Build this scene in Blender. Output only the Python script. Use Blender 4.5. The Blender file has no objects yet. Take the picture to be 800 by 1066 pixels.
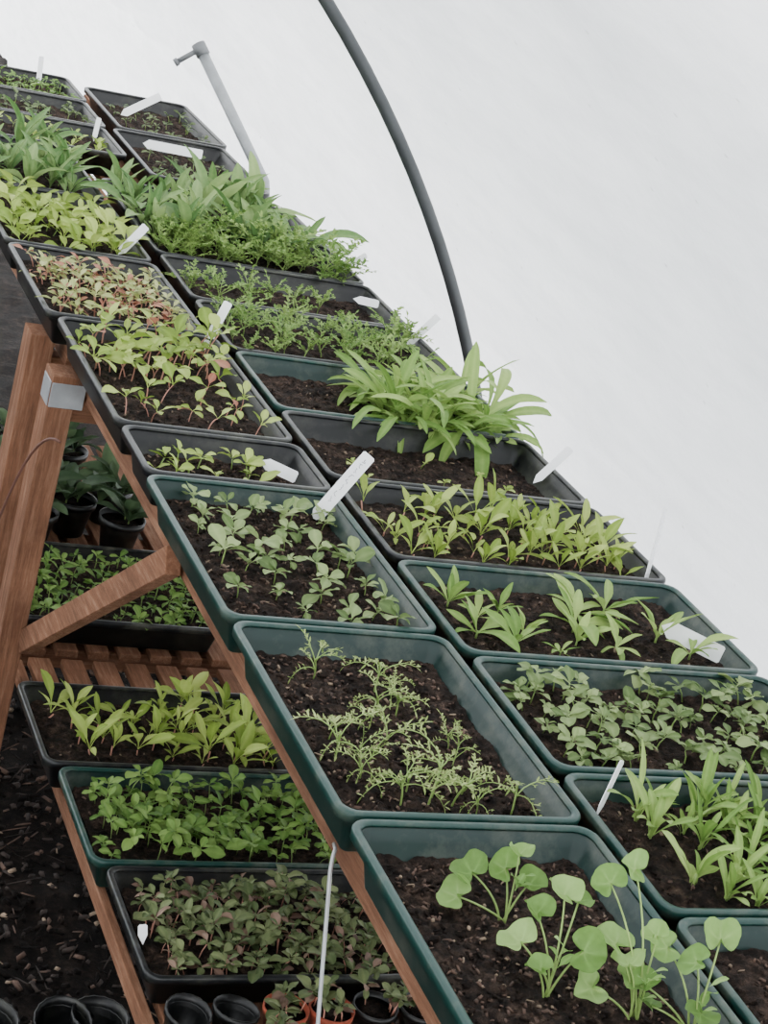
import bpy, math, random
from mathutils import Vector, Matrix, noise
random.seed(7)
S=0.856
CAMZ=1.69
RIM=CAMZ-S            # tray rim height of the bench top
TH=0.056              # tray height
COL=bpy.context.scene.collection
RV=Vector((.9068,-.3376,.2527)); UV=Vector((-.0942,.4224,.9016)); BV=Vector((-.4110,-.8414,.3512))

def lin(c):
    c=c/255.0
    return c/12.92 if c<=.04045 else ((c+.055)/1.055)**2.4
def rgb(r,g,b): return (lin(r),lin(g),lin(b),1)

# ---------------------------------------------------------------- materials
def newmat(n):
    m=bpy.data.materials.new(n); m.use_nodes=True
    nt=m.node_tree; b=nt.nodes['Principled BSDF']
    return m,nt,b
def ramp(nt,stops):
    r=nt.nodes.new('ShaderNodeValToRGB'); e=r.color_ramp.elements
    e[0].position,e[0].color=stops[0]; e[1].position,e[1].color=stops[-1]
    for p,c in stops[1:-1]:
        x=e.new(p); x.color=c
    return r
def noisetex(nt,scale,detail=4,vec=None,rough=.6):
    n=nt.nodes.new('ShaderNodeTexNoise'); n.inputs['Scale'].default_value=scale
    n.inputs['Detail'].default_value=detail; n.inputs['Roughness'].default_value=rough
    if vec: nt.links.new(vec,n.inputs['Vector'])
    return n
def bump(nt,b,src,strength,dist):
    u=nt.nodes.new('ShaderNodeBump'); u.inputs['Strength'].default_value=strength
    u.inputs['Distance'].default_value=dist
    nt.links.new(src,u.inputs['Height']); nt.links.new(u.outputs[0],b.inputs['Normal'])
    return u
def objcoord(nt,scale=(1,1,1)):
    t=nt.nodes.new('ShaderNodeTexCoord'); m=nt.nodes.new('ShaderNodeMapping')
    m.inputs['Scale'].default_value=scale
    nt.links.new(t.outputs['Object'],m.inputs['Vector']); return m.outputs[0]
def plain(n,c,rough=.5,var=.15,scale=30,metal=0,bumpd=0):
    m,nt,b=newmat(n); v=objcoord(nt)
    nz=noisetex(nt,scale,5,v)
    c2=tuple(min(1,x*(1+var*1.6)) for x in c[:3])+(1,); c1=tuple(x*(1-var) for x in c[:3])+(1,)
    r=ramp(nt,[(.3,c1),(.7,c2)]); nt.links.new(nz.outputs[0],r.inputs[0])
    nt.links.new(r.outputs[0],b.inputs['Base Color'])
    b.inputs['Roughness'].default_value=rough; b.inputs['Metallic'].default_value=metal
    if bumpd: bump(nt,b,nz.outputs[0],.4,bumpd)
    return m
def dirty(n,c,dust,rough=.42,amt=.35):
    m,nt,b=newmat(n); v=objcoord(nt)
    a=noisetex(nt,38,7,v,.7); bb=noisetex(nt,9,3,v)
    mu=nt.nodes.new('ShaderNodeMath'); mu.operation='MULTIPLY'
    nt.links.new(a.outputs[0],mu.inputs[0]); nt.links.new(bb.outputs[0],mu.inputs[1])
    r=ramp(nt,[(.24,(0,0,0,1)),(.42,(amt,amt,amt,1))]); nt.links.new(mu.outputs[0],r.inputs[0])
    mx=nt.nodes.new('ShaderNodeMix'); mx.data_type='RGBA'; nt.links.new(r.outputs[0],mx.inputs[0])
    mx.inputs[6].default_value=c; mx.inputs[7].default_value=dust
    nt.links.new(mx.outputs[2],b.inputs['Base Color']); b.inputs['Roughness'].default_value=rough
    b.inputs['Specular IOR Level'].default_value=.4
    return m
def wood(n,scale,c1=(84,58,44),c2=(126,88,66),c3=(166,130,106)):
    m,nt,b=newmat(n); v=objcoord(nt,scale)
    nz=noisetex(nt,11,8,v,.8); big=noisetex(nt,6,5,objcoord(nt))
    r=ramp(nt,[(.25,rgb(*c1)),(.5,rgb(*c2)),(.78,rgb(*c3))]); nt.links.new(nz.outputs[0],r.inputs[0])
    rb=ramp(nt,[(.3,(.42,.41,.40,1)),(.65,(1,1,1,1))]); nt.links.new(big.outputs[0],rb.inputs[0])
    mx=nt.nodes.new('ShaderNodeMix'); mx.data_type='RGBA'; mx.blend_type='MULTIPLY'
    mx.inputs[0].default_value=.85
    nt.links.new(r.outputs[0],mx.inputs[6]); nt.links.new(rb.outputs[0],mx.inputs[7])
    nt.links.new(mx.outputs[2],b.inputs['Base Color']); b.inputs['Roughness'].default_value=.9
    b.inputs['Specular IOR Level'].default_value=.15
    bump(nt,b,nz.outputs[0],.6,.003); return m
WX=wood('wood_grain_x',(.9,12,12)); WY=wood('wood_grain_y',(12,.9,12)); WZ=wood('wood_grain_z',(12,12,.9))

def soilmat(n,dark=1.0,scale=1.0):
    m,nt,b=newmat(n); v=objcoord(nt)
    a=noisetex(nt,80*scale,9,v,.8); bb=noisetex(nt,26*scale,4,v)
    r=ramp(nt,[(.36,rgb(13*dark,10*dark,9*dark)),(.5,rgb(47*dark,37*dark,31*dark)),(.62,rgb(84*dark,67*dark,57*dark)),(.74,rgb(134*dark,116*dark,100*dark))])
    nt.links.new(a.outputs[0],r.inputs[0])
    r2=ramp(nt,[(.35,(.34,.34,.34,1)),(.62,(1,1,1,1))]); nt.links.new(bb.outputs[0],r2.inputs[0])
    mx=nt.nodes.new('ShaderNodeMix'); mx.data_type='RGBA'; mx.blend_type='MULTIPLY'; mx.inputs[0].default_value=1
    nt.links.new(r.outputs[0],mx.inputs[6]); nt.links.new(r2.outputs[0],mx.inputs[7])
    nt.links.new(mx.outputs[2],b.inputs['Base Color']); b.inputs['Roughness'].default_value=.9
    b.inputs['Specular IOR Level'].default_value=.15
    bump(nt,b,a.outputs[0],1,.006); return m
SOIL=soilmat('potting_soil'); GROUND=soilmat('ground_soil',.55,.6)
CHIP=plain('bark_chip',rgb(72,54,44),.85,.6,60)
CHIP2=plain('pale_fibre',rgb(124,106,88),.85,.3,60)
GCH=plain('ground_crumb',rgb(40,31,26),.9,.5,40)
DUST=rgb(112,112,98)
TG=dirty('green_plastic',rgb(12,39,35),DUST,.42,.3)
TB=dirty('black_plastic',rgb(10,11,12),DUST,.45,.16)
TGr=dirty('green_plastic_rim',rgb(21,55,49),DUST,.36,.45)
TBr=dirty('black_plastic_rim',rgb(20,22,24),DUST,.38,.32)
POTB=dirty('black_pot_plastic',rgb(10,11,12),DUST,.4,.2)
TERRA=plain('terracotta',rgb(140,62,40),.85,.35,25)
STEEL=plain('galvanised_steel',rgb(140,143,145),.45,.12,30,.3)
HOOPM=plain('grey_tube',rgb(56,59,61),.5,.15,20,.1)
CLAMP=plain('clamp_metal',rgb(104,106,108),.5,.1,20,.3)
WIRE=plain('wire_steel',rgb(170,172,172),.35,.1,30,.4)
RUST=plain('rusty_wire',rgb(84,52,40),.7,.2,30)
LAB=plain('label_plastic',rgb(253,254,255),.4,.01,30)
INK=plain('pen_ink',rgb(60,62,80),.6,.05,30)

def leafmat(n,c1,c2,trans=.35,veiny=.25):
    m,nt,b=newmat(n)
    at=nt.nodes.new('ShaderNodeAttribute'); at.attribute_name='tint'
    oi=nt.nodes.new('ShaderNodeObjectInfo')
    nz=noisetex(nt,120,3,objcoord(nt))
    a1=nt.nodes.new('ShaderNodeMath'); a1.operation='MULTIPLY_ADD'; a1.inputs[1].default_value=.35
    nt.links.new(oi.outputs['Random'],a1.inputs[0]); nt.links.new(at.outputs['Fac'],a1.inputs[2])
    a2=nt.nodes.new('ShaderNodeMath'); a2.operation='MULTIPLY_ADD'; a2.inputs[1].default_value=.3
    nt.links.new(nz.outputs[0],a2.inputs[0]); nt.links.new(a1.outputs[0],a2.inputs[2])
    dark=tuple(x*.5 for x in rgb(*c1)[:3])+(1,)
    r=ramp(nt,[(.1,dark),(.42,rgb(*c1)),(1.0,rgb(*c2))])
    nt.links.new(a2.outputs[0],r.inputs[0]); nt.links.new(r.outputs[0],b.inputs['Base Color'])
    b.inputs['Roughness'].default_value=.55; b.inputs['Specular IOR Level'].default_value=.25
    bump(nt,b,nz.outputs[0],.25,.001)
    tr=nt.nodes.new('ShaderNodeBsdfTranslucent'); nt.links.new(r.outputs[0],tr.inputs[0])
    mx=nt.nodes.new('ShaderNodeMixShader'); mx.inputs[0].default_value=trans
    nt.links.new(b.outputs[0],mx.inputs[1]); nt.links.new(tr.outputs[0],mx.inputs[2])
    nt.links.new(mx.outputs[0],nt.nodes['Material Output'].inputs[0]); return m
LM={
 'mallow':leafmat('leaf_mallow',(120,158,82),(172,202,126)),
 'feathery':leafmat('leaf_feathery',(126,148,78),(184,196,130)),
 'oval':leafmat('leaf_grey_green',(102,126,72),(164,182,122)),
 'ovald':leafmat('leaf_dull_green',(78,94,56),(132,142,98)),
 'purple':leafmat('leaf_purplish',(108,84,72),(156,130,112)),
 'mid':leafmat('leaf_mid_green',(86,122,54),(140,170,90)),
 'dulls':leafmat('leaf_small_dull',(74,92,60),(120,136,92)),
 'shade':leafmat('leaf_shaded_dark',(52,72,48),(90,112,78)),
 'fern':leafmat('leaf_fern_green',(100,136,64),(160,184,106)),
 'spat':leafmat('leaf_yellow_green',(134,160,66),(188,204,114)),
 'strap':leafmat('leaf_fresh_green',(114,150,70),(172,196,114)),
 'lance':leafmat('leaf_lance_green',(114,150,70),(174,198,114)),
 'tall':leafmat('leaf_tall_green',(92,128,72),(152,176,112)),
 'pale':leafmat('leaf_pale_green',(152,164,94),(204,206,148)),
 'red':leafmat('leaf_reddish',(164,104,84),(200,152,126)),
}
STEMG=plain('stem_green',rgb(132,158,84),.5,.15,60); STEMP=plain('stem_pink',rgb(186,132,114),.5,.15,60)

# ---------------------------------------------------------------- mesh builder
class MB:
    def __init__(s): s.v=[];s.f=[];s.m=[];s.t=[]
    def add(s,vs,fs,mi=0,t=.3):
        o=len(s.v); s.v+= [tuple(v) for v in vs]; s.f+=[tuple(i+o for i in f) for f in fs]
        s.m+=[mi]*len(fs); s.t+= (t if isinstance(t,list) else [t]*len(vs))
    def merge(s,o,moff):
        k=len(s.v); s.v+=o.v; s.f+=[tuple(i+k for i in f) for f in o.f]; s.m+=[i+moff for i in o.m]; s.t+=o.t
    def build(s,n,mats,smooth=True):
        me=bpy.data.meshes.new(n); me.from_pydata(s.v,[],s.f)
        for m in mats: me.materials.append(m)
        me.polygons.foreach_set('material_index',s.m)
        me.polygons.foreach_set('use_smooth',[smooth]*len(s.f))
        a=me.attributes.new('tint','FLOAT','POINT'); a.data.foreach_set('value',s.t)
        me.update(); return me
def tube(mb,pts,r,mi=0,sides=6,r1=None,cap=True,t=.3):
    pts=[Vector(p) for p in pts]; n=len(pts); r1=r if r1 is None else r1
    vs=[];fs=[]; ref=None
    for i,p in enumerate(pts):
        d=(pts[min(i+1,n-1)]-pts[max(i-1,0)])
        if d.length<1e-9: d=Vector((0,0,1))
        d.normalize()
        if ref is None:
            ref=Vector((1,0,0)) if abs(d.x)<.8 else Vector((0,1,0))
        a=(ref-d*ref.dot(d)).normalized(); ref=a; b=d.cross(a)
        rr=r+(r1-r)*i/max(1,n-1)
        for k in range(sides):
            q=2*math.pi*k/sides; vs.append(p+a*math.cos(q)*rr+b*math.sin(q)*rr)
    for i in range(n-1):
        for k in range(sides):
            k2=(k+1)%sides; fs.append((i*sides+k,i*sides+k2,(i+1)*sides+k2,(i+1)*sides+k))
    if cap:
        fs.append(tuple(reversed(range(sides)))); fs.append(tuple((n-1)*sides+k for k in range(sides)))
    mb.add(vs,fs,mi,t)
def bez(a,b,c,n=7):
    a,b,c=Vector(a),Vector(b),Vector(c)
    return [a*(1-t)**2+b*2*t*(1-t)+c*t*t for t in [i/(n-1) for i in range(n)]]
def box(mb,lo,hi,mi=0):
    x0,y0,z0=lo;x1,y1,z1=hi
    v=[(x0,y0,z0),(x1,y0,z0),(x1,y1,z0),(x0,y1,z0),(x0,y0,z1),(x1,y0,z1),(x1,y1,z1),(x0,y1,z1)]
    mb.add(v,[(3,2,1,0),(4,5,6,7),(0,1,5,4),(1,2,6,5),(2,3,7,6),(3,0,4,7)],mi)
def beam(mb,p,q,w,h,mi=0):
    p,q=Vector(p),Vector(q); d=(q-p).normalized()
    s=d.cross(Vector((0,0,1)))
    if s.length<.01: s=Vector((1,0,0))
    s.normalize(); u=s.cross(d).normalized(); vs=[]
    for e in (p,q):
        for a,b in ((-1,-1),(1,-1),(1,1),(-1,1)): vs.append(e+s*a*w/2+u*b*h/2)
    mb.add(vs,[(0,1,2,3),(7,6,5,4),(0,4,5,1),(1,5,6,2),(2,6,7,3),(3,7,4,0)],mi)
def sm(x): x=max(0,min(1,x)); return x*x*(3-2*x)
PROF={
 'lance':lambda t:max(.10*(1-t),math.sin(math.pi*min(1,t)**.85)**.85),
 'spat':lambda t:.10 if t<.35 else .10+.9*max(0,math.sin(math.pi*((t-.35)/.65)**.8))**.7*(1 if t<1 else 0),
 'oval':lambda t:.12 if t<.22 else .12+.88*max(0,math.sin(math.pi*((t-.22)/.78)**.9))**.65,
 'paddle':lambda t:(.20+.80*sm((t-.08)/.55))*max(0,1-max(0,(t-.62)/.38)**2.4)**.6,
 'oblong':lambda t:(.14+.86*sm((t-.06)/.45))*max(0,1-max(0,(t-.45)/.55)**2)**.7,
}
def leaf(mb,o,az,el,L,W,prof,droop=.6,fold=.25,roll=0,mi=0,n=8,base=None):
    o=Vector(o); p=o.copy(); P=PROF[prof]; base=random.uniform(0,.5) if base is None else base
    vs=[];fs=[];ts=[]; h=Vector((math.cos(az),math.sin(az),0)); sd=Vector((-math.sin(az),math.cos(az),0))
    ph=random.uniform(0,6); swing=random.uniform(-.45,.45)
    for i in range(n+1):
        t=i/n; a=el-droop*t
        hh=h*math.cos(swing*t)+sd*math.sin(swing*t)
        d=hh*math.cos(a)+Vector((0,0,1))*math.sin(a)
        nn=(Vector((0,0,1))*math.cos(a)-hh*math.sin(a)); sd2=sd*math.cos(swing*t)-h*math.sin(swing*t)
        s=sd2*math.cos(roll)+nn*math.sin(roll); nn2=nn*math.cos(roll)-sd2*math.sin(roll)
        w=P(t)*W/2
        if i==n: w=W*.04
        for x in (-1,-.5,0,.5,1):
            wav=.16*w*math.sin(ph+t*9+x*2)*abs(x)
            vs.append(p+s*x*w+nn2*(fold*abs(x)**1.4*w+wav)); ts.append(base+(.16 if x==0 else 0)+.12*(1-t))
        p=p+d*(L/n)
    for i in range(n):
        for k in range(4):
            a=i*5+k; fs.append((a,a+1,a+6,a+5))
    mb.add(vs,fs,mi,ts); return p
def kidney(mb,p,R,nrm,az,mi=0):
    nrm=Vector(nrm).normalized(); h=Vector((math.cos(az),math.sin(az),0)); h=(h-nrm*h.dot(nrm)).normalized(); s=nrm.cross(h)
    N=45; vs=[Vector(p)]; base=random.uniform(.0,.5); ts=[base+.3]; fs=[]
    rings=(.25,.5,.75,.9,1.0); ph=random.uniform(0,6); tip=random.uniform(-.05,.18); fl=random.uniform(.2,.75); el=random.uniform(.85,1.12); lob=random.uniform(.02,.055)
    for rr in rings:
        for k in range(N):
            th=-math.pi+2*math.pi*(k+.5)/N
            rad=R*(1+lob*rr*math.cos(5*th)+.012*math.cos(15*th)-tip*math.exp(-(th/.35)**2)+.10*abs(math.sin(th)))*(1-.85*math.exp(-((math.pi-abs(th))/.42)**2))
            z=R*(.26*rr*rr-.08)+R*fl*rr*rr*abs(math.sin(th))**1.3+R*.12*rr*rr*math.sin(3*th+ph)-R*.10*rr**4*(1+math.cos(5*th))
            vs.append(Vector(p)+h*(math.cos(th)*rad*rr+.15*R*rr)*el+s*math.sin(th)*rad*rr/el*(1-.15*fl)+nrm*z)
            ts.append(base+.3*max(0,math.cos(5*th))**3*(1-rr)+.06*(1-rr))
    for k in range(N): fs.append((0,1+k,1+(k+1)%N))
    for j in range(len(rings)-1):
        for k in range(N):
            a=1+j*N+k;b=1+j*N+(k+1)%N; fs.append((a,a+N,b+N,b))
    mb.add(vs,fs,mi,ts)

# ---------------------------------------------------------------- species
U=random.uniform
def sp_oval(k=5,L=.026,W=.015,rad=1,hs=1,rp=0):
    st,lf=MB(),MB()
    h=U(.008,.016)*hs; tx,ty=U(-.005,.005)*hs,U(-.005,.005)*hs
    tube(st,[(0,0,-.003),(tx*.4,ty*.4,h*.6),(tx,ty,h)],.0009,r1=.0007,sides=5)
    a0=U(0,6); k=k+random.choice((-2,-1,0,1))
    for i in range(k):
        tier=i//2; az=a0+i*math.pi+ (math.pi/2)*tier+U(-.5,.5); s=U(.6,1.2)*(1-.1*tier)
        leaf(lf,(tx,ty,h+.002*tier),az,U(.0,.95),L*s,W*s*U(.8,1.1),'oval',U(.3,1.1),.25,U(-.5,.5),mi=1 if U(0,1)<rp else 0)
    return st,lf
def sp_spat(k=5,L=.05,W=.017,up=1.1,rp=.0):
    st,lf=MB(),MB(); a0=U(0,6)
    h=U(.004,.016); tube(st,[(0,0,-.003),(U(-.003,.003),U(-.003,.003),h)],.0011,r1=.0009,sides=5)
    for i in range(k+random.choice((-2,-1,0,1))):
        az=a0+i*2.4+U(-.3,.3); s=U(.5,1.12)
        leaf(lf,(0,0,h),az,up+U(-.5,.3),L*s,W*s*U(.8,1.1),'spat',U(.3,1.2),.3,U(-.5,.5),mi=1 if U(0,1)<rp else 0)
    return st,lf
def sp_leggy(k=4,L=.036,W=.015,hh=.03,rp=.0):
    st,lf=MB(),MB(); a0=U(0,6)
    tip=(U(-.016,.016),U(-.016,.016),hh*U(.6,1.25))
    tube(st,bez((0,0,-.003),(tip[0]*.2,tip[1]*.2,hh*.6),tip),.001,r1=.0007,sides=5)
    for i in range(k):
        az=a0+i*math.pi+(math.pi/2 if i>1 else 0)+U(-.3,.3); s=U(.7,1.1)*(1 if i<2 else .75)
        leaf(lf,tip,az,U(.2,1.15),L*s,W*s,'spat',U(.5,1.3),.25,U(-.5,.5),mi=1 if U(0,1)<rp else 0)
    return st,lf
def sp_strap(k=8,L=.1,W=.016,up=1.25,dr=(.5,1.8)):
    st,lf=MB(),MB(); tube(st,[(0,0,-.003),(0,0,.01)],.002,r1=.0015,sides=5); a0=U(0,6)
    for i in range(k):
        s=U(.45,1.15)
        leaf(lf,(U(-.003,.003),U(-.003,.003),.002),a0+i*2.4+U(-.4,.4),up+U(-.5,.25),L*s,W*U(.75,1.15)*(.6+.4*s),'paddle',U(*dr),.3,U(-.5,.5),n=11)
    return st,lf
def sp_lance(k=6,L=.075,W=.022,up=.7,dr=(.3,1.1)):
    st,lf=MB(),MB(); tube(st,[(0,0,-.003),(0,0,.01)],.0018,r1=.0014,sides=5); a0=U(0,6)
    for i in range(k):
        s=U(.45,1.15)
        leaf(lf,(0,0,.006),a0+i*2.4+U(-.4,.4),up+U(-.4,.5),L*s,W*s,'oblong',U(*dr),.35,U(-.35,.35),n=10)
    return st,lf
def frond(st,lf,p,az,el,L,lw,pairs=5,leg=2,ls=.3,bend=None):
    h=Vector((math.cos(az),math.sin(az),0)); pts=[Vector(p)]; q=Vector(p); n=pairs+leg; bend=U(.1,.9) if bend is None else bend
    for i in range(n):
        a=el-bend*i/n; q=q+(h*math.cos(a)+Vector((0,0,math.sin(a))))*(L/n)+Vector((U(-1,1),U(-1,1),0))*L*.02; pts.append(q.copy())
    tube(st,pts,.0007,r1=.0004,sides=4)
    for i in range(leg,n+1):
        for sg in (-1,1):
            if U(0,1)<.15: continue
            ln=L*ls*(1-.35*i/n)*U(.6,1.2)
            a=az+sg*U(.5,1.2)
            e=leaf(lf,pts[i],a,U(.0,1.1),ln,lw,'lance',.3,.2,n=3)
            if U(0,1)<.7:
                leaf(lf,pts[i]+(e-pts[i])*.5,a-sg*.9,U(.2,.9),ln*.5,lw*.85,'lance',.3,.2,n=3)
                leaf(lf,pts[i]+(e-pts[i])*.5,a+sg*.7,U(.2,.9),ln*.5,lw*.85,'lance',.3,.2,n=3)
    leaf(lf,pts[-1],az,el-bend,L*.22,lw,'lance',.2,.2,n=3)
def sp_feathery(k=5,L=.05,hh=.02,lw=.0032,leg=2,pairs=5,ls=.3,floppy=False):
    st,lf=MB(),MB(); a0=U(0,6)
    tip=Vector((U(-.014,.014),U(-.014,.014),hh)); tube(st,bez((0,0,-.003),(0,0,hh*.5),tip),.001,r1=.0008,sides=5)
    for i in range(k):
        frond(st,lf,tip*U(.3,1),a0+i*2.4,U(.4,1.4),L*U(.5,1.15),lw,pairs,leg,ls,U(.6,1.9) if floppy else None)
    return st,lf
def sp_mallow(offs):
    st,lf=MB(),MB()
    for (a,b,c) in offs:
        tip=RV*(a/1238)+UV*(b/1238)+BV*c
        tip.z=max(tip.z,.016)
        tube(st,bez((U(-.004,.004),U(-.004,.004),-.003),(tip.x*.25,tip.y*.25,tip.z*.65),tip,9),.0012,r1=.0008,sides=6)
        az=math.atan2(tip.y,tip.x)+U(-1.1,1.1)
        kidney(lf,tip,U(.011,.0178),(U(-.6,.5)+BV.x*.4,U(-.6,.5)+BV.y*.4,1),az)
    for i in range(5):
        leaf(lf,(0,0,U(.02,.05)),U(0,6),1.0,.018,.008,'oval')
    return st,lf

SPEC={}
def reg(name,fn,leafm,stem,n=5,leaf2=None):
    out=[]
    for i in range(n):
        st,lf=fn()
        smh=st.build(name+'_stem',[stem]); lm=lf.build(name+'_foliage',[LM[leafm],leaf2 or LM[leafm]])
        j=MB(); j.merge(st,0); j.merge(lf,1); jm=j.build(name,[stem,LM[leafm],leaf2 or LM[leafm]])
        out.append((smh,lm,jm))
    SPEC[name]=out
reg('feathery_seedling',lambda:sp_feathery(6,.040,.028,.0021,3,4,.24,True),'feathery',STEMG,9)
reg('ferny_seedling',lambda:sp_feathery(7,.042,.026,.0044),'fern',STEMG,6)
reg('tall_ferny_plant',lambda:sp_feathery(9,.06,.035,.006,2,5,.3),'fern',STEMG,5)
reg('rosette_seedling',lambda:sp_oval(6,.027,.0145),'oval',STEMG,9)
reg('round_leaf_seedling',lambda:sp_oval(8,.0235,.0145,hs=1.3),'oval',STEMG,9)
reg('dull_leaf_seedling',lambda:sp_oval(8,.025,.0125,hs=1.6,rp=.12),'ovald',STEMP,9,LM['purple'])
reg('green_leaf_seedling',lambda:sp_oval(8,.029,.015,hs=1.8),'mid',STEMG,9)
reg('upright_leaf_seedling',lambda:sp_spat(6,.054,.014,1.2,.02),'spat',STEMP,9,LM['red'])
reg('leggy_leaf_seedling',lambda:sp_leggy(4,.038,.0165,.028,.07),'spat',STEMP,9,LM['red'])
reg('pale_leaf_seedling',lambda:sp_leggy(5,.026,.009,.024,.14),'pale',STEMP,6,LM['red'])
reg('broad_leaf_seedling',lambda:sp_spat(7,.055,.021,.9),'spat',STEMG,6)
reg('small_leaf_seedling',lambda:sp_oval(4,.020,.009),'spat',STEMG,4)
reg('strap_leaf_plant',lambda:sp_strap(15,.118,.0150,1.2,(.7,2.4)),'strap',STEMG,6)
reg('young_strap_leaf_plant',lambda:sp_strap(8,.068,.0105,1.3,(.3,1.6)),'strap',STEMG,8)
reg('lance_leaf_plant',lambda:sp_lance(7,.072,.0175,.6),'lance',STEMG,7)
reg('tall_leaf_plant',lambda:sp_lance(9,.125,.0265,1.15,(.3,1.4)),'tall',STEMG,7)
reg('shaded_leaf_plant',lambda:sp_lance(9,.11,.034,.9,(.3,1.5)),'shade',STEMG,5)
reg('carpet_seedling',lambda:sp_oval(6,.022,.010),'mid',STEMG,5)
reg('dull_small_seedling',lambda:sp_oval(6,.020,.009),'dulls',STEMG,5)

# ---------------------------------------------------------------- helpers for objects
def link(o): COL.objects.link(o); return o
def meta(o,label,cat,group=None,kind=None):
    o['label']=label; o['category']=cat
    if group: o['group']=group
    if kind: o['kind']=kind
def child(name,me,par,label=None):
    o=link(bpy.data.objects.new(name,me)); o.parent=par
    if label: o['label']=label
    return o
def empty(name,loc,rz=0):
    e=link(bpy.data.objects.new(name,None)); e.location=loc; e.rotation_euler=(0,0,rz); e.empty_display_size=.02; return e

def rrect(w,d,ins,z,r=.02,seg=5):
    hx,hy=w/2-ins,d/2-ins; r=max(.006,r-ins*.6); out=[]
    for cx,cy,a0 in ((hx-r,hy-r,0),(-hx+r,hy-r,math.pi/2),(-hx+r,-hy+r,math.pi),(hx-r,-hy+r,1.5*math.pi)):
        for i in range(seg+1):
            a=a0+math.pi/2*i/seg; out.append((cx+r*math.cos(a),cy+r*math.sin(a),z))
    return out
def loft(mb,loops,closed=False,capA=False,capB=False):
    n=len(loops[0]); vs=[p for l in loops for p in l]; fs=[]; m=len(loops)
    for j in range(m if closed else m-1):
        j2=(j+1)%m
        for k in range(n):
            k2=(k+1)%n; fs.append((j*n+k,j*n+k2,j2*n+k2,j2*n+k))
    if capA: fs.append(tuple(reversed(range(n))))
    if capB: fs.append(tuple((m-1)*n+k for k in range(n)))
    mb.add(vs,fs)
def soil_h(x,y,k):
    v=Vector((x*30+k*7.3,y*30,k*1.7))
    return .005*noise.noise(v)+.0038*noise.noise(v*2.9)+.0026*noise.noise(v*7)
cache={}
def tray_meshes(w,d,color,depth,k,chips):
    key=(round(w,3),round(d,3),color)
    if key not in cache:
        H=TH; b=MB()
        loft(b,[rrect(w,d,.024,0),rrect(w,d,.023,.001),rrect(w,d,.0145,H*.62),rrect(w,d,.0105,H*.66),rrect(w,d,.006,H-.003),rrect(w,d,.0078,H-.003),rrect(w,d,.0125,H*.66),rrect(w,d,.0165,H*.58),rrect(w,d,.026,.004)],capA=True,capB=True)
        r=MB()
        loft(r,[rrect(w,d,0.0005,H-.011),rrect(w,d,0,H-.0025),rrect(w,d,.001,H-.0005),rrect(w,d,.0025,H),rrect(w,d,.0065,H),rrect(w,d,.0085,H-.002),rrect(w,d,.0085,H-.004),rrect(w,d,.007,H-.004),rrect(w,d,.003,H-.003),rrect(w,d,.002,H-.011)],closed=True)
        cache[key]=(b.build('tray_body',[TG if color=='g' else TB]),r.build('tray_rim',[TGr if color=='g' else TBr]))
    k2=('soil',round(w,3),round(d,3),round(depth,3),k,chips)
    if k2 not in cache:
        m=MB(); ins=.0155+.012*depth/TH
        hx,hy=w/2-ins,d/2-ins; nx=int(w/.0036); ny=int(d/.0036); vs=[];fs=[]; rc=.014
        for j in range(ny+1):
            for i in range(nx+1):
                x=-hx+2*hx*i/nx; y=-hy+2*hy*j/ny
                ex,ey=abs(x)-(hx-rc),abs(y)-(hy-rc); px,py=x,y
                if ex>0 and ey>0:
                    l=math.hypot(ex,ey)
                    if l>rc:
                        px=math.copysign(hx-rc+ex*rc/l,x); py=math.copysign(hy-rc+ey*rc/l,y)
                vs.append((px,py,TH-depth+soil_h(x,y,k)))
        for j in range(ny):
            for i in range(nx):
                a=j*(nx+1)+i; fs.append((a,a+1,a+nx+2,a+nx+1))
        m.add(vs,fs,0)
        rnd=random.Random(k*31+5)
        for c in range(chips):
            x=rnd.uniform(-hx+.008,hx-.008); y=rnd.uniform(-hy+.008,hy-.008); z=TH-depth+soil_h(x,y,k)+.001
            big=rnd.random()<.12
            l=rnd.uniform(.001,.0045)*(1.5 if big else 1); wd=rnd.uniform(.0006,.0018)*(1.7 if big else 1); hh=rnd.uniform(.0005,.0014)*(1.8 if big else 1)
            R=Matrix.Rotation(rnd.uniform(0,6.28),3,'Z')@Matrix.Rotation(rnd.uniform(-.7,.7),3,'X')@Matrix.Rotation(rnd.uniform(-.7,.7),3,'Y')
            q=[R@Vector(v)+Vector((x,y,z)) for v in ((-l,-wd,-hh),(l*.8,-wd*.6,-hh),(l,wd,-hh),(-l*.7,wd*.8,-hh),(-l*.8,-wd*.7,hh),(l*.6,-wd*.5,hh),(l*.8,wd*.6,hh),(-l*.6,wd*.7,hh))]
            m.add(q,[(3,2,1,0),(4,5,6,7),(0,1,5,4),(1,2,6,5),(2,3,7,6),(3,0,4,7)],0 if big else (2 if rnd.random()<.08 else (1 if rnd.random()<.45 else 0)))
        cache[k2]=m.build('soil',[SOIL,CHIP,CHIP2])
    b,r=cache[key]; return b,r,cache[k2]

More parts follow.
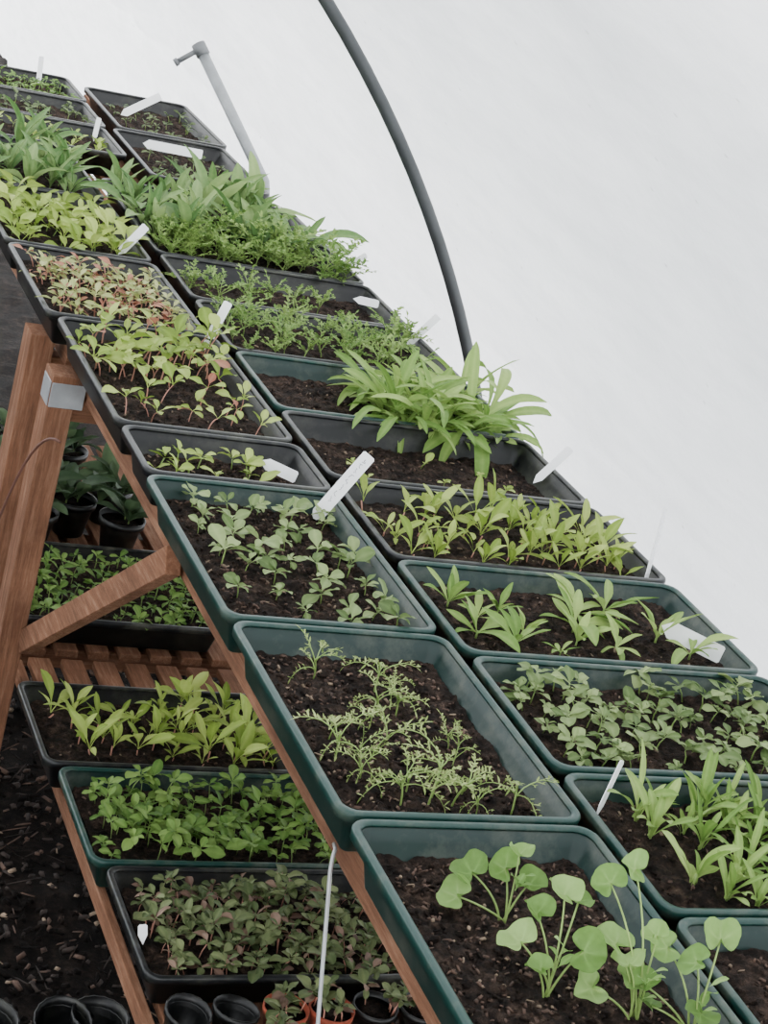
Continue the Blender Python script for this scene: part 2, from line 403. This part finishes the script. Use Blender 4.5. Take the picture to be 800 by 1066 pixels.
tcount=[0]
class Tray: pass
def tray(c0,c1,d0,d1,color,label,group,z=RIM-TH,depth=.022,chips=200,rz=0,k=None):
    """c0..c1 across, d0 far edge, d1 near edge (bench units)"""
    w,d=(c1-c0)*S,(d0-d1)*S
    tcount[0]+=1; k=tcount[0]%4 if k is None else k
    e=empty('seed_tray',((c0+c1)/2*S,(d0+d1)/2*S,z),rz)
    b,r,s=tray_meshes(w-.002,d-.002,color,depth,k,chips)
    child('tray_body',b,e); child('tray_rim',r,e); child('soil',s,e)
    meta(e,label,'seed tray',group)
    t=Tray(); t.e=e;t.w=w;t.d=d;t.depth=depth;t.k=k;t.z=z;t.rz=rz
    return t
def place(t,name,u,v,label,group,split=False,scale=1,var=None,cat='seedling'):
    x=(u-.5)*(t.w-.05); y=(.5-v)*(t.d-.05)
    ox,oy=t.e.location.x,t.e.location.y
    cx=x*math.cos(t.rz)-y*math.sin(t.rz); cy=x*math.sin(t.rz)+y*math.cos(t.rz)
    loc=(ox+cx,oy+cy,t.z+TH-t.depth+soil_h(x,y,t.k)+.0005)
    vs=SPEC[name]; smh,lm,jm=vs[random.randrange(len(vs))] if var is None else vs[var]
    rz=U(0,6.28) if var is None else 0
    if split:
        o=empty(name,loc,rz); child('stem',smh,o); child('foliage',lm,o)
    else:
        o=link(bpy.data.objects.new(name,jm)); o.location=loc; o.rotation_euler=(U(-.18,.18),U(-.18,.18),rz)
    s=scale*(U(.64,1.2) if var is None else 1); o.scale=(s,s,s)
    meta(o,label,cat,group); return o
def scatter(t,name,n,reg,label,group,split=False,scale=1,cat='seedling',tries=4):
    u0,u1,v0,v1=reg; pts=[]
    for i in range(n):
        best=None;bd=-1
        for c in range(tries):
            u,v=U(u0,u1),U(v0,v1)
            dd=min([((u-a)*t.w)**2+((v-b)*t.d)**2 for a,b in pts] or [9])
            if dd>bd: bd=dd;best=(u,v)
        pts.append(best); place(t,name,best[0],best[1],label,group,split,scale,cat=cat)

G1='seed trays on the upper bench'; G2='seed trays on the lower shelf'
# --- column along the open side
L7=tray(.815,1.115,1.563,1.125,'g','dark green plastic seed tray holding round-leaved mallow-like seedlings',G1,chips=1200,depth=.027)
L6=tray(.812,1.114,2.005,1.567,'g','dark green plastic seed tray with feathery seedlings',G1,chips=1100,depth=.026)
L5=tray(.810,1.112,2.452,2.010,'g','dark green plastic seed tray with grey-green rosette seedlings',G1,chips=800,depth=.024)
L4=tray(.816,1.114,2.640,2.456,'b','short black seed tray with a few small seedlings',G1,chips=200,depth=.030)
L3=tray(.814,1.112,3.128,2.645,'b','black plastic seed tray with light green leggy seedlings',G1,chips=300,depth=.024)
L1=tray(.800,1.100,3.545,3.135,'b','black plastic seed tray with pale pink-stemmed seedlings',G1,chips=200,depth=.022)
L0=tray(.800,1.100,3.985,3.552,'b','black seed tray crowded with broad light green seedlings',G1,chips=100)
LA=tray(.800,1.100,4.425,3.990,'b','black seed tray crowded with long-leaved green plants',G1,chips=60)
# --- column by the plastic
def R(d0,color,label,**kw): return tray(1.124,1.592,d0,d0-.276,color,label,G1,**kw)
R11=R(1.395,'g','dark green seed tray of bare potting soil',chips=450)
R10=R(1.675,'g','dark green seed tray with strap-leaved light green seedlings',chips=450)
R9=R(1.955,'g','dark green seed tray with dense round-leaved seedlings',chips=300)
R8=R(2.235,'g','dark green seed tray with pointed-leaved seedlings',chips=300)
R7=R(2.513,'b','black seed tray with upright yellow-green seedlings',chips=250)
R6=R(2.792,'b','black seed tray of mostly bare potting soil',chips=250,depth=.034)
R5=R(3.071,'g','dark green seed tray half filled by arching strap leaves',chips=250,depth=.026)
R4=R(3.350,'b','black seed tray with ferny green seedlings',chips=100)
R3=R(3.628,'b','black seed tray with a few ferny seedlings',chips=100,depth=.032)
R2=R(3.906,'b','black seed tray crowded with tall ferny plants',chips=40)
R1=R(4.184,'b','black seed tray crowded with tall leafy plants',chips=40)
FR2=tray(1.275,1.580,4.73,4.29,'b','black seed tray with small dark seedlings',G1,chips=60,rz=0,depth=.030)
FR1=tray(1.300,1.600,5.20,4.745,'b','black seed tray with sparse dark seedlings',G1,chips=60,rz=0,depth=.030)
FL3=tray(.80,1.255,4.71,4.435,'b','black seed tray with light green seedlings',G1,chips=40)
FL2=tray(.80,1.265,4.99,4.715,'b','black seed tray with sparse small seedlings',G1,chips=40)
FL1=tray(.80,1.275,5.27,4.995,'b','black seed tray carpeted in light green seedlings',G1,chips=40)
# --- lower shelf
LZ=CAMZ-1.61*S-TH
W1=tray(.822,1.28,2.925,2.650,'b','black seed tray with lance-leaved light green seedlings',G2,z=LZ,chips=150)
W2=tray(.840,1.30,2.645,2.368,'g','dark green seed tray dense with oval-leaved seedlings',G2,z=LZ,chips=100)
W3=tray(.858,1.32,2.363,2.085,'b','black seed tray dense with dull green seedlings',G2,z=LZ,chips=100)
W0=tray(.84,1.30,3.52,3.17,'b','black seed tray carpeted in small green seedlings',G2,z=LZ,chips=50)

# --- mallow-like
mall=[[(-35,54,0),(-52,30,.01),(16,74,0),(26,42,0),(2,56,-.01)],
      [(-10,86,0),(18,104,0),(-28,60,.01),(36,50,.01),(34,98,-.01),(-8,34,.02)],
      [(-22,138,-.01),(2,154,0),(-18,78,0),(24,86,0),(-44,36,.01),(12,40,.01),(-6,60,.01)],
      [(-24,88,0),(4,76,.01),(-44,32,.01),(8,24,.01),(-60,58,0),(30,96,0)]]
gm='round-leaved seedlings in the nearest tray'
for i,(uv) in enumerate([(.46,.28),(.43,.60),(.75,.70),(.97,.76)]):
    st,lf=sp_mallow(mall[i]); SPEC['mallow_seedling']=[(st.build('s',[STEMG]),lf.build('f',[LM['mallow']]),None)]
    place(L7,'mallow_seedling',uv[0],uv[1],'long-stalked seedling with round light green leaves',gm,True,1,var=0)
g='feathery seedlings in a green tray'; lb='feathery seedling with finely divided green leaves'
for u,v in [(.26,.16),(.12,.64),(.18,.76),(.14,.54),(.5,.36),(.66,.24),(.60,.36),(.76,.56),(.32,.88),(.32,.62),(.44,.90),(.58,.88),(.66,.94),(.86,.92),(.56,.22),(.34,.46),(.38,.82),(.74,.64),(.22,.68),(.50,.84)]:
    place(L6,'feathery_seedling',u,v,lb,g,True,1.05)
scatter(L5,'rosette_seedling',38,(.08,.98,.03,.98),'small grey-green rosette seedling with oval leaves','rosette seedlings in a green tray',True)
scatter(L4,'small_leaf_seedling',12,(.05,.75,.1,.9),'tiny light green seedling','tiny seedlings in a short tray',scale=1.3)
lb='light green seedling with pink stem and broad leaves'; g='light green seedlings in a black tray'
scatter(L3,'leggy_leaf_seedling',42,(.02,1,.02,.46),lb,g,scale=1.15); scatter(L3,'leggy_leaf_seedling',12,(.02,.98,.62,.96),lb,g,scale=1.05)
scatter(L1,'pale_leaf_seedling',95,(.02,1,.12,1),'pale yellow-green seedling on pinkish stem','pale seedlings in a black tray',scale=1.2)
scatter(L0,'broad_leaf_seedling',42,(0,1,0,1),'broad-leaved light green seedling','broad-leaved seedlings in a crowded tray')
scatter(LA,'tall_leaf_plant',24,(0,1,.05,1),'tall plant with long oblong green leaves','tall leafy plants on the bench',scale=.82,cat='plant')
scatter(R11,'round_leaf_seedling',3,(.5,.95,.2,.9),'small grey-green leafy seedling','few seedlings in bare tray')
scatter(R10,'young_strap_leaf_plant',44,(.12,1,.05,.95),'young plant with strap-shaped bright green leaves','strap-leaved young plants in a tray',True,cat='plant')
scatter(R9,'round_leaf_seedling',70,(.03,1,.02,.98),'grey-green seedling with rounded leaves','rounded seedlings in a tray')
lb='bright green plant with pointed spreading leaves'; g='pointed-leaved plants in a tray'
for u,v in [(.06,.3),(.14,.45),(.20,.8),(.28,.6),(.46,.7),(.54,.35),(.60,.75),(.70,.2),(.80,.6),(.88,.8),(.36,.85),(.08,.7),(.24,.35),(.50,.5)]:
    place(R8,'lance_leaf_plant',u,v,lb,g,True,.88,cat='plant')
scatter(R7,'upright_leaf_seedling',46,(.02,1,.1,.95),'upright yellow-green seedling with reddish stem','upright seedlings in a black tray')
scatter(R6,'small_leaf_seedling',6,(.02,.9,.3,.9),'tiny light green seedling','tiny seedlings in mostly bare soil')
scatter(R5,'strap_leaf_plant',23,(.50,1.03,.2,1.06),'plant with long arching spoon-shaped leaves','arching strap-leaved plants',cat='plant',scale=1.08)
scatter(R4,'ferny_seedling',32,(.0,1,.05,1),'ferny mid-green seedling with divided leaves','ferny seedlings in a black tray')
scatter(R3,'ferny_seedling',10,(.0,.75,.3,.95),'ferny mid-green seedling with divided leaves','ferny seedlings in a black tray')
scatter(R2,'tall_ferny_plant',30,(.0,1,.35,1),'bushy plant with finely divided green leaves','ferny plants in a tray',cat='plant',scale=.98)
scatter(R1,'tall_leaf_plant',19,(-.02,.85,.25,1),'tall plant with long oblong green leaves','tall leafy plants on the bench',cat='plant')
scatter(R2,'tall_leaf_plant',12,(0,.9,.0,.45),'tall plant with long oblong green leaves','tall leafy plants on the bench',cat='plant',scale=.95)
scatter(FR2,'dull_small_seedling',22,(.1,1,.1,1),'small dark green leafy seedling','small seedlings at the far end of the bench')
scatter(FR1,'dull_small_seedling',22,(.1,1,.1,1),'small dark green leafy seedling','small seedlings at the far end of the bench')
scatter(FL3,'broad_leaf_seedling',18,(.2,1,0,1),'broad-leaved light green seedling','light seedlings at the far end of the bench',scale=.55)
scatter(FL2,'dull_small_seedling',26,(.2,1,.1,1),'small green leafy seedling','small seedlings at the far end of the bench')
scatter(FL1,'carpet_seedling',70,(.2,1,0,1),'tiny green carpet seedling','carpet seedlings at the far end of the bench',scale=.9)
scatter(W1,'upright_leaf_seedling',34,(.36,1,.05,.95),'light green seedling with lance leaves','lance-leaved seedlings on the lower shelf',scale=1.15)
scatter(W1,'upright_leaf_seedling',8,(.03,.3,.1,.9),'light green seedling with lance leaves','lance-leaved seedlings on the lower shelf',scale=1.1)
scatter(W2,'green_leaf_seedling',92,(.03,1,.03,.97),'mid-green seedling with oval leaves','oval-leaved seedlings on the lower shelf')
scatter(W3,'dull_leaf_seedling',150,(.03,1,.03,1.02),'dull grey-green seedling with purplish stems','dull green seedlings on the lower shelf')
scatter(W0,'carpet_seedling',110,(.0,1,.0,1),'small fresh green leafy seedling','carpet of seedlings on the lower shelf',scale=1.15)

# ---------------------------------------------------------------- benches
def bench(d0,d1,zt,name_label,c0=.862,c1=1.60,brace=False,slatgap=.018,shelf_d1=None,shelf_d0=None):
    y0,y1=d1*S,d0*S; x0,x1=c0*S,c1*S; xp=.706
    e=empty('slatted_bench',((x0+x1)/2,(y0+y1)/2,0)); O=Vector(e.location)
    def part(nm,mb,mats,lb_=None):
        mb.v=[tuple(Vector(v)-O) for v in mb.v]; me=mb.build(nm,mats,False); o=child(nm,me,e,lb_)
        bv=o.modifiers.new('edge','BEVEL'); bv.width=.0012; bv.segments=1; return o
    m=MB(); n=9; w=(x1-x0)/n
    for i in range(n): box(m,(x0+i*w+(0 if i==0 else slatgap/2),y0,zt-.014),(x0+(i+1)*w-slatgap/2,y1,zt-.0005))
    part('slatted_top',m,[WY])
    for x in (x0+.002,x1-.030):
        m=MB(); box(m,(x,y0+.01,zt-.040),(x+.022,y1-.01,zt-.0145)); part('rail',m,[WY])
    for ya in (y0+.05,y1-.07):
        m=MB(); box(m,(xp+.01,ya,zt-.075),(x1-.032,ya+.035,zt-.0405)); part('crossbar',m,[WX])
    ys=(shelf_d1 or d1)*S; ye=(shelf_d0*S if shelf_d0 else y1+.03)
    zs=LZ-.0005; xs0,xs1=.868*S,x1-.02
    m=MB(); n=11; w=(xs1-xs0-.016)/n
    for i in range(n): box(m,(xs0+.016+i*w+.009,ys,zs-.014),(xs0+.016+(i+1)*w-.009,ye,zs))
    part('lower_shelf',m,[WY])
    for x in (xs0,xs1-.02):
        m=MB(); box(m,(x,ys,zs-.026),(x+.013,ye-.01,zs-.0005)); part('shelf_rail',m,[WY])
    for yy in (ys+.03,(ys+ye)/2):
        m=MB(); box(m,(xs0+.0135,yy,zs-.05),(xs1-.021,yy+.035,zs-.0145)); part('shelf_crossbar',m,[WX])
    for x in (xp,x1-.03):
        for y in (y0+.03,y1-.085):
            m=MB(); box(m,(x-.021,y,-.02),(x+.017,y+.055,zt-.002)); part('leg',m,[WZ])
    if brace:
        m=MB(); xb=x0-.0125; beam(m,(xb,3.00*S,CAMZ-1.575*S),(xb,2.345*S,CAMZ-1.072*S-.012),.020,.036); part('brace',m,[WY])
        m=MB(); box(m,(xp-.0228,y1-.082,zt-.05),(xp-.0212,y1-.036,zt-.012)); box(m,(xp-.0212,y1-.0868,zt-.05),(xp+.03,y1-.0852,zt-.012))
        part('bracket',m,[STEEL],'small grey metal angle bracket')
    meta(e,name_label,'bench','slatted timber benches')
    return e
bench(3.10,.98,RIM-TH,'red-brown timber slatted bench with lower shelf and diagonal brace',brace=True,shelf_d1=1.93)
bench(5.42,3.17,RIM-TH,'red-brown timber slatted bench continuing behind the first',shelf_d0=4.25)

# ---------------------------------------------------------------- pots under the bench
def revolve(mb,prof,n=32,ribs=0):
    loops=[]
    for r,z in prof:
        loops.append([( (r*(1+(.03 if (ribs and k%2) else 0)))*math.cos(2*math.pi*k/n),(r*(1+(.03 if (ribs and k%2) else 0)))*math.sin(2*math.pi*k/n),z) for k in range(n)])
    loft(mb,loops,capA=True,capB=True)
def pot_mesh(R,H,mat,ribs=0):
    m=MB(); revolve(m,[(R*.68,0),(R*.88,H*.78),(R*.9,H*.80),(R,H*.81),(R*1.02,H),(R*.95,H),(R*.9,H*.8),(R*.64,.004)],36,ribs)
    s=MB(); revolve(s,[(R*.2,H*.70),(R*.91,H*.86)],24)
    return m.build('pot_body',[mat]),s.build('soil',[SOIL])
def pot(loc,R,H,mat,label,tilt=(0,0,0),fill=True,ribs=0,nm='plant_pot'):
    e=empty(nm,loc); e.rotation_euler=tilt
    a,b=pot_mesh(R,H,mat,ribs); child('pot_body',a,e)
    if fill: child('soil',b,e)
    meta(e,label,'plant pot'); return e
def potplant(loc,h,name,n,label,sc,R_):
    for i in range(n):
        smh,lm,jm=random.choice(SPEC[name]); o=link(bpy.data.objects.new(name,jm))
        o.location=(loc[0]+U(-.5,.5)*R_,loc[1]+U(-.5,.5)*R_,loc[2]+h*.86); o.rotation_euler=(0,0,U(0,6)); s=sc*U(.8,1.2); o.scale=(s,s,s)
        meta(o,label,'plant','plants in pots under the bench')
for c,d in [(.89,3.70),(.99,3.64),(1.09,3.72),(.94,3.84),(1.05,3.86),(1.18,3.64),(1.19,3.80),(.88,3.98),(1.0,4.02),(1.13,4.0)]:
    loc=(c*S,d*S,LZ); pot(loc,.043,.07,POTB,'black plastic plant pot filled with soil on the lower shelf')
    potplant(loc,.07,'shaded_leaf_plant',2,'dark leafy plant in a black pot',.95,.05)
# empty pots on the ground beside the shelf
k=0
for d in (2.355,2.255,2.15):
    for i in range(3):
        c=.725+i*.088+(.03 if k%2 else 0)+U(-.008,.008)
        pot((c*S,(d+U(-.012,.012))*S,.008),.0385,.072,POTB,'empty black ribbed nursery pot standing on the soil',(U(-.3,.3),U(-.3,.3),U(0,1)),False,1)
        k+=1
# pots at the near end of the lower shelf
for c,d,mt in [(.905,2.034,POTB),(.975,2.028,POTB),(1.055,2.032,TERRA),(1.125,2.030,TERRA),(1.195,2.034,POTB),(1.268,2.030,POTB),(1.345,2.030,TERRA),(.95,1.962,POTB),(1.02,1.960,POTB)]:
    loc=(c*S,d*S,LZ); emp=c<1
    pot(loc,.0285,.048,mt,('empty black nursery pot on the lower shelf' if emp else ('small terracotta pot filled with soil' if mt is TERRA else 'small black plant pot filled with soil')),(U(-.12,.12),U(-.12,.12),0) if emp else (0,0,0),not emp,1 if emp else 0)
    if not emp: potplant(loc,.048,'dull_leaf_seedling',5,'small dull green plant in a round pot',1.0,.045)

# ---------------------------------------------------------------- plant labels
def lab(c,d,v,vec,w=.015,twist=0.0,lbl='white plastic plant label standing in the tray',ink=False,center=False):
    vec=Vector(vec); L=vec.length; z=vec.normalized(); n=BV.copy(); n=(n-z*n.dot(z))
    if n.length<.1: n=Vector((0,0,1))-z*z.z
    n.normalize(); n=Matrix.Rotation(twist,3,z)@n; x=z.cross(n)*-1
    m=MB(); h=.0006; pr=[(-w/2,.012),(0,0),(w/2,.012),(w/2,L-.002),(w/2-.002,L),(-w/2+.002,L),(-w/2,L-.002)]
    k=len(pr)
    vs=[(a,-h,b) for a,b in pr]+[(a,h,b) for a,b in pr]
    m.add(vs,[tuple(range(k)),tuple(reversed(range(k,2*k)))]+[(i,i+k,(i+1)%k+k,(i+1)%k) for i in range(k)])
    o=link(bpy.data.objects.new('plant_label',m.build('plant_label',[LAB],False)))
    M=Matrix((x,n,z)).transposed()
    o.matrix_world=Matrix.Translation((c*S,d*S,CAMZ-v*S)) @ M.to_4x4()
    if center: o.location=o.location-vec/2
    meta(o,lbl,'plant label','white plant labels')
    if ink:
        q=MB(); rnd=random.Random(3)
        zz=L-.008
        while zz>.035:
            zl=rnd.uniform(.004,.009); pts=[]
            for i in range(7): pts.append((rnd.uniform(-.0026,.0026),h+.0002,zz-zl*i/6))
            tube(q,pts,.00028,sides=4); zz-=zl+.0025
        child('handwriting',q.build('handwriting',[INK]),o,'faint illegible pen marks')
    return o
def rv(a,b): return RV*a+UV*b
lab(1.045,3.63,1.02,rv(.05,.05)); lab(1.085,3.13-.02,1.025,rv(.04,.075),.014)
lab(1.065,2.405,1.03,rv(.073,.083),.018,ink=True,lbl='white plastic plant label with faint handwriting, leaning in the tray')
lab(1.052,2.55,1.012,(.046,-.026,-.008),.016,lbl='white plant label lying on the soil',center=True)
lab(1.555,2.66,1.03,rv(.055,.05),.013,-.5); lab(1.562,2.262,1.03,rv(.030,.108),.012,1.1,lbl='tall narrow white plant label standing in the tray')
lab(1.525,2.055,1.005,(.066,-.045,-.012),.022,lbl='white plant label lying against the tray wall',center=True)
lab(1.150,1.610,1.02,rv(.026,.055),.009,1.0)
lab(1.34,4.90,1.0,rv(.09,.042),.018); lab(1.40,4.58,.995,(.12,-.045,.008),.02,lbl='white plant label lying across the tray',center=True)
lab(1.54,3.50,1.0,(.045,-.012,.0),.014,lbl='white plant label lying in the tray',center=True)
lab(1.56,3.30,1.02,rv(.055,.05),.013); lab(1.18,5.20,1.02,rv(.008,.065),.012); lab(1.21,4.62,1.02,rv(.012,.05),.012,.8)
lab(1.55,3.70,1.0,rv(.05,.03),.012,.6); lab(.875,2.17,1.615,rv(.0,.025),.012,.5)

# ---------------------------------------------------------------- polytunnel shell
CX,CZ,RR=-.354,-.29,2.208
def pm():
    m,nt,b=newmat('polythene_sheet'); 
    v=objcoord(nt); big=noisetex(nt,1.0,5,v,.5); vs=objcoord(nt,(1,1.0,5)); st=noisetex(nt,5,7,vs,.7)
    r=ramp(nt,[(.3,rgb(174,178,181)),(.5,rgb(194,197,199)),(.72,rgb(216,218,220))]); nt.links.new(big.outputs[0],r.inputs[0])
    # light falloff painted into the sheet colour, brighter towards the far end
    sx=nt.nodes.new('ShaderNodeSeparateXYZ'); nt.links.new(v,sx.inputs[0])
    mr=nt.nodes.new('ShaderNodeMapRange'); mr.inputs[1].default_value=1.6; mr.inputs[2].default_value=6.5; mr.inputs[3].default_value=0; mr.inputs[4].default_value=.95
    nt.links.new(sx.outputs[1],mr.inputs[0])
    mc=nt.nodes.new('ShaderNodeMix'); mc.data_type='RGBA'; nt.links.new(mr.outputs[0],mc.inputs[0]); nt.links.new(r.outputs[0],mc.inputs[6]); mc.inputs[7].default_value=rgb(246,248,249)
    r2=ramp(nt,[(.36,(.78,.79,.80,1)),(.6,(1,1,1,1))]); nt.links.new(st.outputs[0],r2.inputs[0])
    mx=nt.nodes.new('ShaderNodeMix'); mx.data_type='RGBA'; mx.blend_type='MULTIPLY'; mx.inputs[0].default_value=.45
    nt.links.new(mc.outputs[2],mx.inputs[6]); nt.links.new(r2.outputs[0],mx.inputs[7])
    vo=nt.nodes.new('ShaderNodeTexVoronoi'); vo.inputs['Scale'].default_value=15; nt.links.new(v,vo.inputs['Vector'])
    r3=ramp(nt,[(.0,(.3,.3,.28,1)),(.04,(.65,.65,.63,1)),(.065,(1,1,1,1))]); nt.links.new(vo.outputs['Distance'],r3.inputs[0])
    mx2=nt.nodes.new('ShaderNodeMix'); mx2.data_type='RGBA'; mx2.blend_type='MULTIPLY'; mx2.inputs[0].default_value=.6
    nt.links.new(mx.outputs[2],mx2.inputs[6]); nt.links.new(r3.outputs[0],mx2.inputs[7])
    nt.links.new(mx2.outputs[2],b.inputs['Base Color']); b.inputs['Roughness'].default_value=.42; b.inputs['Specular IOR Level'].default_value=.4
    fine=noisetex(nt,6,6,objcoord(nt,(1,1.6,1)),.55); bu=bump(nt,b,fine.outputs[0],.6,.04)
    tr=nt.nodes.new('ShaderNodeBsdfTranslucent'); nt.links.new(mx2.outputs[2],tr.inputs[0])
    nt.links.new(bu.outputs[0],tr.inputs['Normal'])
    ms=nt.nodes.new('ShaderNodeMixShader'); ms.inputs[0].default_value=.6
    nt.links.new(b.outputs[0],ms.inputs[1]); nt.links.new(tr.outputs[0],ms.inputs[2])
    nt.links.new(ms.outputs[0],nt.nodes['Material Output'].inputs[0]); return m
PLASTIC=pm()
Y0,Y1=-2.4,9.4
ACR=math.asin((.742-CZ)/RR)
def arch(name,a0,a1,label,na=200):
    m=MB(); ny=160; vs=[];fs=[]
    for j in range(ny+1):
        y=Y0+(Y1-Y0)*j/ny
        for i in range(na+1):
            a=a0+(a1-a0)*i/na
            w=.010*noise.noise(Vector((a*3,y*.9,1)))+.006*noise.noise(Vector((a*2+y*2,y*1.5,5)))
            # tension creases fanning out behind the hoop
            w3=.008*math.exp(-abs(y-3.07)/.35)*noise.noise(Vector((a*14+(y-3.07)*3,y*.6,3)))
            far=max(0,min(1,(y-3.9)/1.2)); w2=far*.09*noise.noise(Vector((a*1.6-y*.3,y*2.4,9)))
            rr=RR+abs(w)+abs(w2)+abs(w3)+.001+.020*math.exp(-((a-ACR)/.009)**2)
            vs.append((CX+rr*math.cos(a),y,CZ+rr*math.sin(a)))
    for j in range(ny):
        for i in range(na):
            k=j*(na+1)+i; fs.append((k,k+1,k+na+2,k+na+1))
    m.add(vs,fs); o=link(bpy.data.objects.new(name,m.build(name,[PLASTIC]))); meta(o,label,'wall',kind='structure'); return o
ab=math.asin((-.05-CZ)/RR)
arch('wall_right',ab,math.pi/2,'curved translucent white polythene tunnel wall')
arch('wall_left',math.pi/2,math.pi-ab,'curved translucent white polythene tunnel wall',50)
m=MB(); vs=[];fs=[]; na=48; nr=24
for j in range(nr+1):
    for i in range(na+1):
        a=ab+(math.pi-2*ab)*i/na; xx=CX+RR*math.cos(a); zz=CZ+RR*math.sin(a); t=j/nr
        z=-.05+(zz+.05)*t; vs.append((xx,Y1+.012*math.sin(xx*26+noise.noise(Vector((xx*4,z,0)))*3)*t,z))
for j in range(nr):
    for i in range(na):
        k=j*(na+1)+i; fs.append((k,k+1,k+na+2,k+na+1))
m.add(vs,fs); o=link(bpy.data.objects.new('wall_back',m.build('wall_back',[PLASTIC]))); meta(o,'folded translucent white polythene end wall','wall',kind='structure')
# hoop
for yy in (3.07,-.2):
    m=MB(); rh=RR-.0155
    tube(m,[(CX+rh*math.cos(t),yy,CZ+rh*math.sin(t)) for t in [ab+(math.pi-2*ab)*i/90 for i in range(91)]],.0115,sides=14)
    o=link(bpy.data.objects.new('tunnel_hoop',m.build('tunnel_hoop',[HOOPM]))); meta(o,'dark grey curved tube hoop supporting the polythene','tunnel hoop','tunnel hoops')
# leaning pole
e=empty('metal_pole',(1.60,3.78,0)); O=Vector(e.location)
m=MB(); tube(m,[Vector(p)-O for p in [(1.60,3.78,0),(1.50,3.86,.45),(1.421,3.933,.8),(1.266,4.109,1.03)]],.0125,sides=14); child('tube',m.build('tube',[STEEL]),e)
m=MB(); d=Vector((-.155,.176,.23)).normalized(); p=Vector((1.266,4.109,1.03))-O
tube(m,[p-d*.02,p+d*.008],.0155,sides=14); tube(m,[p-d*.004,p+RV*-.05+UV*-.032],.006,sides=10); tube(m,[p+RV*-.047+UV*-.030,p+RV*-.055+UV*-.035],.009,sides=10)
child('end_fitting',m.build('end_fitting',[CLAMP]),e,'grey clamp fitting on the pole end')
meta(e,'light grey metal pole leaning beside the bench','metal pole')
# bent wire rod
m=MB()
def W(c,d,v): return Vector((c*S,d*S,CAMZ-v*S))
tube(m,[W(.852,1.64,1.085),W(.846,1.622,1.080),W(.842,1.615,1.085),W(.841,1.610,1.10),W(.842,1.53,1.27),W(.842,1.215,1.965)],.0020,sides=8)
o=link(bpy.data.objects.new('wire_rod',m.build('wire_rod',[WIRE]))); meta(o,'thin bent galvanised wire rod hooked at the bench rail','wire rod')
m=MB()
tube(m,bez(W(.795,2.86,1.13),W(.77,2.99,1.14),W(.745,3.03,1.5),14),.0022)
o=link(bpy.data.objects.new('rusty_wire',m.build('rusty_wire',[RUST]))); meta(o,'thin rusty brown wire curving past the bench leg','wire')

# ---------------------------------------------------------------- floor
m=MB(); nx,ny=150,300; vs=[];fs=[]
xa,xb,ya,yb=-2.6,1.9,-2.6,9.6
for j in range(ny+1):
    for i in range(nx+1):
        x=xa+(xb-xa)*i/nx; y=ya+(yb-ya)*j/ny; v=Vector((x*6,y*6,0))
        vs.append((x,y,-.012+.012*noise.noise(v)+.012*noise.noise(v*3)))
for j in range(ny):
    for i in range(nx):
        k=j*(nx+1)+i; fs.append((k,k+1,k+nx+2,k+nx+1))
m.add(vs,fs); o=link(bpy.data.objects.new('floor',m.build('floor',[GROUND]))); meta(o,'dark bare soil floor','floor',kind='structure')
m=MB(); rnd=random.Random(9)
for i in range(9000):
    x=rnd.uniform(.2,1.5); y=rnd.uniform(1.2,3.6); z=-.002
    l=rnd.uniform(.003,.012); wd=rnd.uniform(.0015,.005); h=rnd.uniform(.001,.004)
    if rnd.random()<.15: l*=2.8; wd*=.25;h=.001
    Rm=Matrix.Rotation(rnd.uniform(0,6.28),3,'Z')@Matrix.Rotation(rnd.uniform(-.7,.7),3,'X')@Matrix.Rotation(rnd.uniform(-.6,.6),3,'Y')
    q=[Rm@Vector(v)+Vector((x,y,z)) for v in ((-l,-wd,-h),(l*.8,-wd*.6,-h),(l,wd,-h),(-l*.7,wd*.8,-h),(-l*.8,-wd*.7,h),(l*.6,-wd*.5,h),(l*.8,wd*.6,h),(-l*.6,wd*.7,h))]
    r_=rnd.random(); m.add(q,[(3,2,1,0),(4,5,6,7),(0,1,5,4),(1,2,6,5),(2,3,7,6),(3,0,4,7)],3 if r_<.04 else (2 if r_<.2 else (1 if r_<.5 else 0)))
o=link(bpy.data.objects.new('ground_litter',m.build('ground_litter',[GROUND,GCH,CHIP,CHIP2]))); meta(o,'loose soil crumbs, bark and straw on the ground','ground litter',kind='stuff')

# ---------------------------------------------------------------- light + camera
w=bpy.data.worlds.new('World'); bpy.context.scene.world=w; w.use_nodes=True
bg=w.node_tree.nodes['Background']; bg.inputs[0].default_value=(.985,.99,1.0,1); bg.inputs[1].default_value=6.5
cd=bpy.data.cameras.new('camera'); cam=link(bpy.data.objects.new('camera',cd))
cd.sensor_fit='VERTICAL'; cd.sensor_height=24; cd.lens=24*1994/1066; cd.clip_start=.01
M=Matrix((RV.normalized(),UV.normalized(),BV.normalized())).transposed().to_4x4()
cam.matrix_world=Matrix.Translation((0,0,CAMZ))@M
bpy.context.scene.camera=cam
